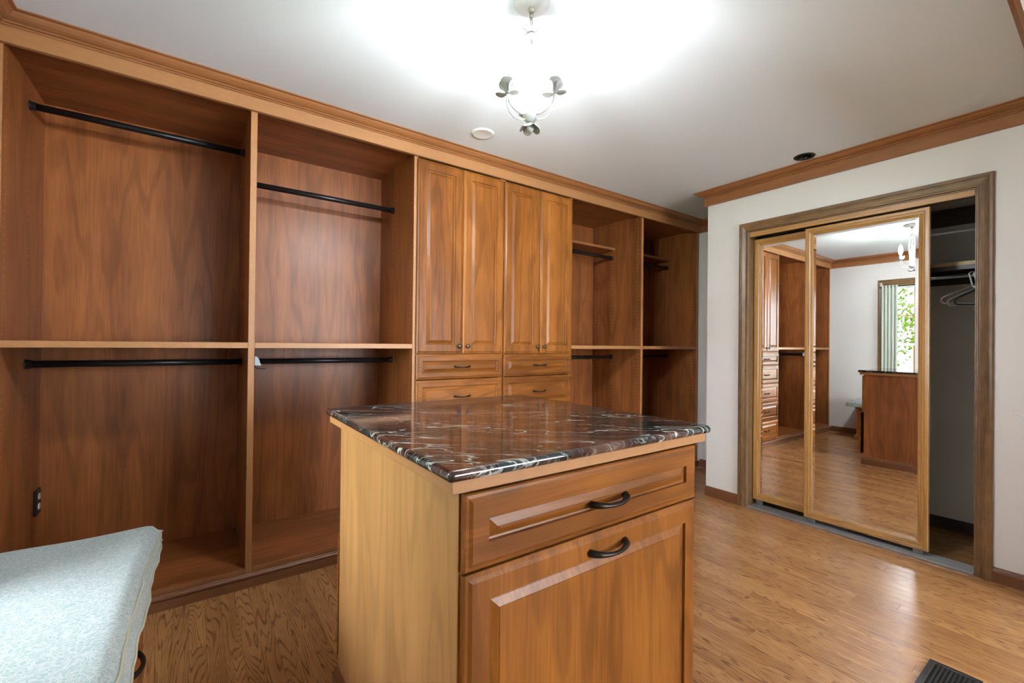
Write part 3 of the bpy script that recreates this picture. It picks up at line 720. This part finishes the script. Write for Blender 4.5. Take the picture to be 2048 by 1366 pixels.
# ------------------------------------------------------------------ ceiling fittings
t = thing('ceiling_plate', 'round white blank cover plate on the ceiling', 'cover plate', (1.150, -.292, ZC))
MB().lathe([(.066, ZC), (.066, ZC-.004), (.062, ZC-.0075), (.054, ZC-.009), (.050, ZC-.0080), (.004, ZC-.0075)], 1.150, -.292, 32).build('plate', 'plate_white', t)
t = thing('recessed_light', 'bronze recessed ceiling light above the closet corner', 'recessed light', (RLX, RLY, ZC))
mbx = MB(); n = 28
prof = [(.040, ZC+.004), (.040, ZC-.003), (.046, ZC-.006), (.058, ZC-.005), (.061, ZC-.001), (.061, ZC-.0002)]
mbx.rings([[(RLX+r*math.cos(2*PI*k/n), RLY+r*math.sin(2*PI*k/n), z) for k in range(n)] for r, z in prof], caps=False)
mbx.build('trim_ring', 'bronze', t)
mbx = MB(); prof = [(.0405, ZC-.002), (.036, ZC+.02), (.030, ZC+.05), (.026, ZC+.07)]
mbx.rings([[(RLX+r*math.cos(2*PI*k/n), RLY+r*math.sin(2*PI*k/n), z) for k in range(n)] for r, z in prof], caps=False); mbx.face(list(range(len(mbx.v)-n, len(mbx.v))))
mbx.build('baffle', 'bronze', t)
MB().lathe([(.004, ZC+.069), (.020, ZC+.060), (.024, ZC+.035), (.023, ZC+.028), (.015, ZC+.026), (.002, ZC+.0265)], RLX, RLY, 18).build('lamp', 'chrome', t)

# ------------------------------------------------------------------ chandelier
CX, CY = .764, -1.244
t = thing('chandelier', 'small white metal flower chandelier with three lit bulbs', 'chandelier', (CX, CY, 1.955))
MB().lathe([(.066, ZC), (.066, ZC-.006), (.058, ZC-.014), (.030, ZC-.022), (.012, ZC-.024)], CX, CY, 28).build('canopy', 'white_metal', t)
MB().lathe([(.012, ZC-.018), (.0125, ZC-.030), (.010, ZC-.036), (.005, ZC-.040)], CX, CY, 14).build('loop_cap', 'chain_metal', t)
def link(cx, cy, cz, rx, rz, ang, r=.0022):
    return [(cx+rx*math.cos(a)*math.cos(ang), cy+rx*math.cos(a)*math.sin(ang), cz+rz*math.sin(a)) for a in [2*PI*k/14 for k in range(15)]]
for i, z in enumerate((2.383, 2.364)): MB().tube(link(CX, CY, z, .0062, .0135, (.3 if i else 1.9)), .0021, 6).build('chain_link', 'chain_metal', t)
MB().tube(link(CX, CY, 2.346, .008, .009, .3), .0018, 6).build('chain_link', 'white_metal', t)
def petal(cx, cy, cz, ang, length, width, up, curl, thick=.0012, nu=8, nv=6, start=.004):
    """curved petal leaving the axis at angle ang; up = rise, curl = tip bend"""
    mbx = MB(); ca, sa = math.cos(ang), math.sin(ang); grid = []
    for i in range(nu+1):
        s_ = i/nu; w = width*math.sqrt(max(.05, 1-(max(0, (s_-.52)/.50))**2))*min(1., .35+1.5*s_)
        row = []
        for j in range(nv+1):
            v = (j/nv-.5); rr = start+length*s_*math.cos(curl*s_*.6)
            z = cz+up*s_+length*.35*math.sin(curl*s_)*s_+.12*width*(2*v)**2*(1 if up >= 0 else -1)*(1-.7*s_)
            row.append(Vector((cx+ca*rr-sa*w*v, cy+sa*rr+ca*w*v, z)))
        grid.append(row)
    b0 = 0; n = nv+1
    for row in grid: mbx.v += [tuple(q) for q in row]
    for row in grid: mbx.v += [tuple(q+Vector((0, 0, thick))) for q in row]
    o2 = (nu+1)*n
    for i in range(nu):
        for j in range(nv):
            a = i*n+j; mbx.face((a, a+n, a+n+1, a+1), 0, True); a += o2; mbx.face((a, a+1, a+n+1, a+n), 0, True)
    bd = [(0, j) for j in range(nv)]+[(i, nv) for i in range(nu)]+[(nu, j) for j in range(nv, 0, -1)]+[(i, 0) for i in range(nu, 0, -1)]
    for (i, j), (k, l) in zip(bd, bd[1:]+bd[:1]): mbx.face((i*n+j, k*n+l, o2+k*n+l, o2+i*n+j))
    return mbx
view = math.atan2(fwd.y, fwd.x)
# top crown of leaves
MB().lathe([(.003, 2.344), (.007, 2.338), (.009, 2.326), (.013, 2.316), (.020, 2.310), (.020, 2.306), (.010, 2.300), (.006, 2.294)], CX, CY, 16).build('top_cup', 'white_metal', t)
for k in range(6): petal(CX, CY, 2.312, view+.5+k*PI/3, .034, .032, .012, .9).build('top_leaf', 'white_petal', t)
# centre column
MB().lathe([(.0055, 2.300), (.0055, 2.16), (.006, 2.15), (.0085, 2.135), (.0125, 2.115), (.0135, 2.100), (.0115, 2.086), (.0075, 2.080), (.0075, 2.062), (.011, 2.058), (.012, 2.050), (.018, 2.045), (.024, 2.036), (.0265, 2.026), (.0265, 2.014), (.022, 2.006), (.018, 2.002), (.010, 1.996)], CX, CY, 18).build('center_column', 'white_metal', t)
# bottom flower
for k in range(5): petal(CX, CY, 1.994, view+.3+k*2*PI/5, .040, .036, -.016, -.9).build('bottom_petal', 'white_petal', t)
MB().lathe([(.004, 1.996), (.010, 1.990), (.0135, 1.981), (.0135, 1.972), (.009, 1.965), (.0015, 1.9625)], CX, CY, 14).build('finial', 'white_metal', t)
# cage rods from top crown to hub
for k in range(4):
    a = view+PI+k*PI/2+.04
    pts = []
    for rr, z in ((.012, 2.304), (.026, 2.298), (.040, 2.280), (.049, 2.250), (.051, 2.215), (.046, 2.160), (.037, 2.100), (.030, 2.060), (.027, 2.030)):
        if k in (0, 2): rr *= .55
        pts.append((CX+rr*math.cos(a), CY+rr*math.sin(a), z))
    MB().tube(pts, .0021, 7).build('cage_rod', 'white_metal', t)
a = view+PI+.04
lv = MB().lathe([(.0008, 2.283), (.005, 2.272), (.0085, 2.258), (.0092, 2.247), (.007, 2.236), (.0008, 2.226)], CX+.027*math.cos(a), CY+.027*math.sin(a), 10); lv.build('bud', 'white_petal', t)
# three arms: left and right towards the camera, one behind the column
AR = .094
tocam = math.atan2(CAM.y-CY, CAM.x-CX)
for dang in (math.radians(62), math.radians(-60), math.radians(181)):
    a = tocam+dang; ca, sa = math.cos(a), math.sin(a)
    def Q(r, z): return (CX+r*ca, CY+r*sa, z)
    pts = [Q(.020, 2.022), Q(.038, 2.021), Q(.056, 2.025), Q(.072, 2.034), Q(.084, 2.046), Q(.091, 2.060), Q(AR, 2.074), Q(AR, 2.082)]
    arm = MB().tube(pts, [.0048, .0044, .0040, .0038, .0038, .0038, .0040, .0044], 9).build('arm', 'white_metal', t)
    sc_ = [Q(.018, 2.006), Q(.034, 1.999), Q(.052, 1.997), Q(.070, 2.002), Q(.084, 2.014), Q(.093, 2.032), Q(.097, 2.052), Q(.096, 2.074)]
    MB().tube(sc_, .0025, 8).build('scroll', 'white_metal', arm)
    bx, by = CX+AR*ca, CY+AR*sa
    lat = tocam
    for q, (da, ln_, wd, up_, cu) in enumerate(((0, .024, .050, .036, .8), (1.9, .040, .034, .002, .5), (-1.9, .040, .034, -.004, .5), (PI, .026, .046, .028, .8), (.95, .026, .040, .024, .7), (-.95, .026, .040, .024, .7))):
        petal(bx, by, 2.078, lat+da, ln_, wd, up_, cu, start=.006).build('arm_petal', 'white_petal', arm)
    MB().lathe([(.006, 2.074), (.0095, 2.082), (.0105, 2.096), (.0105, 2.134), (.008, 2.136)], bx, by, 14).build('candle_sleeve', 'sleeve_white', arm)
    MB().lathe([(.0075, 2.136), (.0095, 2.142), (.0155, 2.156), (.0190, 2.174), (.0190, 2.190), (.0155, 2.210), (.0095, 2.226), (.0038, 2.236), (.0008, 2.240)], bx, by, 12).build('bulb', 'bulb_glow', arm)

# ------------------------------------------------------------------ window in the left wall, curtain, outdoors
t = thing('window_1', 'double-hung window with dark wood casing seen in the mirror', 'window', (XL, (WY0+WY1)/2, WZ0), None, 'structure')
casing(t, cprof, [(WY1, WZ0), (WY1, WZ1), (WY0, WZ1), (WY0, WZ0)][::-1], lambda u, v, d: (XL+d, u, v), ['old_z', 'old_y', 'old_z'], ['casing_leg', 'casing_head', 'casing_leg'])
box(XL-.13, XL+.035, WY0-.07, WY1+.07, WZ0-.022, WZ0, ch=.003).build('sill', 'old_y', t)
for y0, y1 in ((WY0, WY0+.012), (WY1-.012, WY1)): box(XL-.139, XL-.001, y0+.0005, y1-.0005, WZ0, WZ1).build('jamb', 'old_z', t)
box(XL-.139, XL-.001, WY0+.012, WY1-.012, WZ1-.012, WZ1-.0005).build('head_jamb', 'old_y', t)
def sash(z0, z1, x, nrows, mat):
    y0, y1 = WY0+.0125, WY1-.0125; fr_ = .034
    s_ = MB(); s_.box(x, x+.03, y0, y0+fr_, z0, z1); s_.box(x, x+.03, y1-fr_, y1, z0, z1); s_.box(x, x+.03, y0+fr_, y1-fr_, z0, z0+fr_); s_.box(x, x+.03, y0+fr_, y1-fr_, z1-fr_, z1)
    so = s_.build('sash', mat, t)
    box(x+.012, x+.016, y0+fr_, y1-fr_, z0+fr_, z1-fr_).build('pane', 'glass', so)
    for i in (1, 2):
        yy = y0+fr_+(y1-y0-2*fr_)*i/3; box(x+.006, x+.024, yy-.009, yy+.009, z0+fr_, z1-fr_).build('muntin', 'oak_frame_z', so)
    for i in range(1, nrows):
        zz = z0+fr_+(z1-z0-2*fr_)*i/nrows; box(x+.007, x+.023, y0+fr_, y1-fr_, zz-.009, zz+.009).build('muntin', 'oak_frame_y', so)
sash(1.225, WZ1-.0125, XL-.125, 2, 'white_wood'); sash(WZ0+.0005, 1.262, XL-.090, 2, 'white_wood')
def curtain(lab, y0, y1, zt, zb, x):
    mbx = MB(); nu, nv = 60, 14
    rs = []
    for j in range(nv+1):
        s_ = j/nv; z = zt+(zb-zt)*s_; row = []
        for i in range(nu+1):
            u = i/nu; yy = y0+(y1-y0)*u; row.append((x+.016*math.sin(u*2*PI*4.5+.3*s_)+.004*math.sin(u*31+s_*3), yy+.006*math.cos(u*2*PI*4.5)+.012*s_*(u-.5), z))
        rs.append(row)
    mbx.rings(rs, closed=False, caps=False); b0 = len(mbx.v)
    mbx.rings([[(q[0]+.0018, q[1], q[2]) for q in r] for r in rs], closed=False, caps=False)
    for j in range(nv):
        for i in (0, nu): a = j*(nu+1)+i; c = a+nu+1; mbx.face((a, c, b0+c, b0+a))
    for j in (0, nv):
        for i in range(nu): a = j*(nu+1)+i; mbx.face((a, a+1, b0+a+1, b0+a))
    tag(mbx.build('curtain', 'curtain_cloth'), lab, 'curtain')
curtain('sage green curtain at the side of the window', -.605, -.765, 2.015, .515, XL+.052)
t2 = thing('curtain_rod', 'thin dark curtain rod across the window top', 'curtain rod', (XL+.05, -1.0, 2.0))
MB().tube([(XL+.052, -1.40, 1.998), (XL+.052, -.602, 1.998)], .006, 10).build('bar', 'bronze', t2)
for yy in (-1.40, -.602): MB().lathe([(.001, 1.986), (.009, 1.990), (.012, 1.998), (.009, 2.006), (.001, 2.010)], XL+.052, yy, 10).build('finial', 'bronze', t2)
for yy in (-1.45, -.585): box(XL+.015, XL+.056, yy-.005, yy+.005, 1.990, 1.998).build('bracket', 'bronze', t2)

t = thing('window_fill', 'added unseen window behind the camera, letting in soft fill light', 'window', (2.0, YB, .7), None, 'structure')  # invented window, out of view, added for its fill light
fr2 = MB()
for a in ((.9, .95, .7, 2.1), (3.05, 3.1, .7, 2.1), (.95, 3.05, .7, .75), (.95, 3.05, 2.05, 2.1), (1.63, 1.67, .75, 2.05), (2.33, 2.37, .75, 2.05)): fr2.box(a[0], a[1], YB-.10, YB-.04, a[2], a[3])
fr2.build('frame', 'white_wood', t)
for a, b_ in ((.95, 1.63), (1.67, 2.33), (2.37, 3.05)): box(a, b_, YB-.075, YB-.071, .75, 2.05).build('pane', 'glass', t)
struct('ground', 'lawn outside the window', 'lawn', box(-30, XL-.5, -25, 25, -.75, -.7), 'grass')
def tree(lab, x, y, h, r, n, seed, zl=.3):
    rr = random.Random(seed); t = thing('tree', lab, 'tree', (x, y, -.7), 'trees outside the window')
    trunk = MB().tube([(x, y, -.7), (x+.05, y+.06, h*.3), (x-.04, y-.03, h*.6), (x, y, h*.92)], [.10, .08, .055, .02], 9)
    for k in range(7):
        z0 = h*(.2+.1*k); a = k*2.4; trunk.tube([(x, y, z0), (x+r*.45*math.cos(a), y+r*.45*math.sin(a), z0+.35), (x+r*.8*math.cos(a), y+r*.8*math.sin(a), z0+.5)], [.032, .018, .007], 6)
    trunk.build('trunk', 'bark', t)
    fo = MB()
    for i in range(n):
        th = rr.random()*2*PI; ph = math.acos(rr.uniform(-1, 1)); rad = r*rr.random()**.4
        c = Vector((x+rad*math.sin(ph)*math.cos(th), y+rad*math.sin(ph)*math.sin(th), zl+(h-zl)*.5+(h-zl)*.55*math.cos(ph)*(rad/r)))
        s_ = rr.uniform(.035, .075); e1 = Vector((rr.uniform(-1, 1), rr.uniform(-1, 1), rr.uniform(-1, 1))).normalized(); e2 = e1.orthogonal().normalized()
        b0 = len(fo.v); fo.v += [tuple(c-e1*s_), tuple(c+e2*s_*.5), tuple(c+e1*s_), tuple(c-e2*s_*.5)]; fo.face((b0, b0+1, b0+2, b0+3))
    tag(fo.build('foliage', 'leaf', t), kind='stuff')
tree('leafy green tree straight outside the window', -6.0, 1.6, 3.6, 1.6, 7000, 1)
tree('taller leafy tree farther out beyond the window', -9.0, 3.9, 5.2, 2.0, 8000, 2)
tree('leafy tree out on the lawn at the side', -8.4, -1.6, 3.4, 1.8, 5000, 3)
tree('tree at the far edge of the lawn', -14.8, 6.6, 6.8, 2.5, 8000, 4)
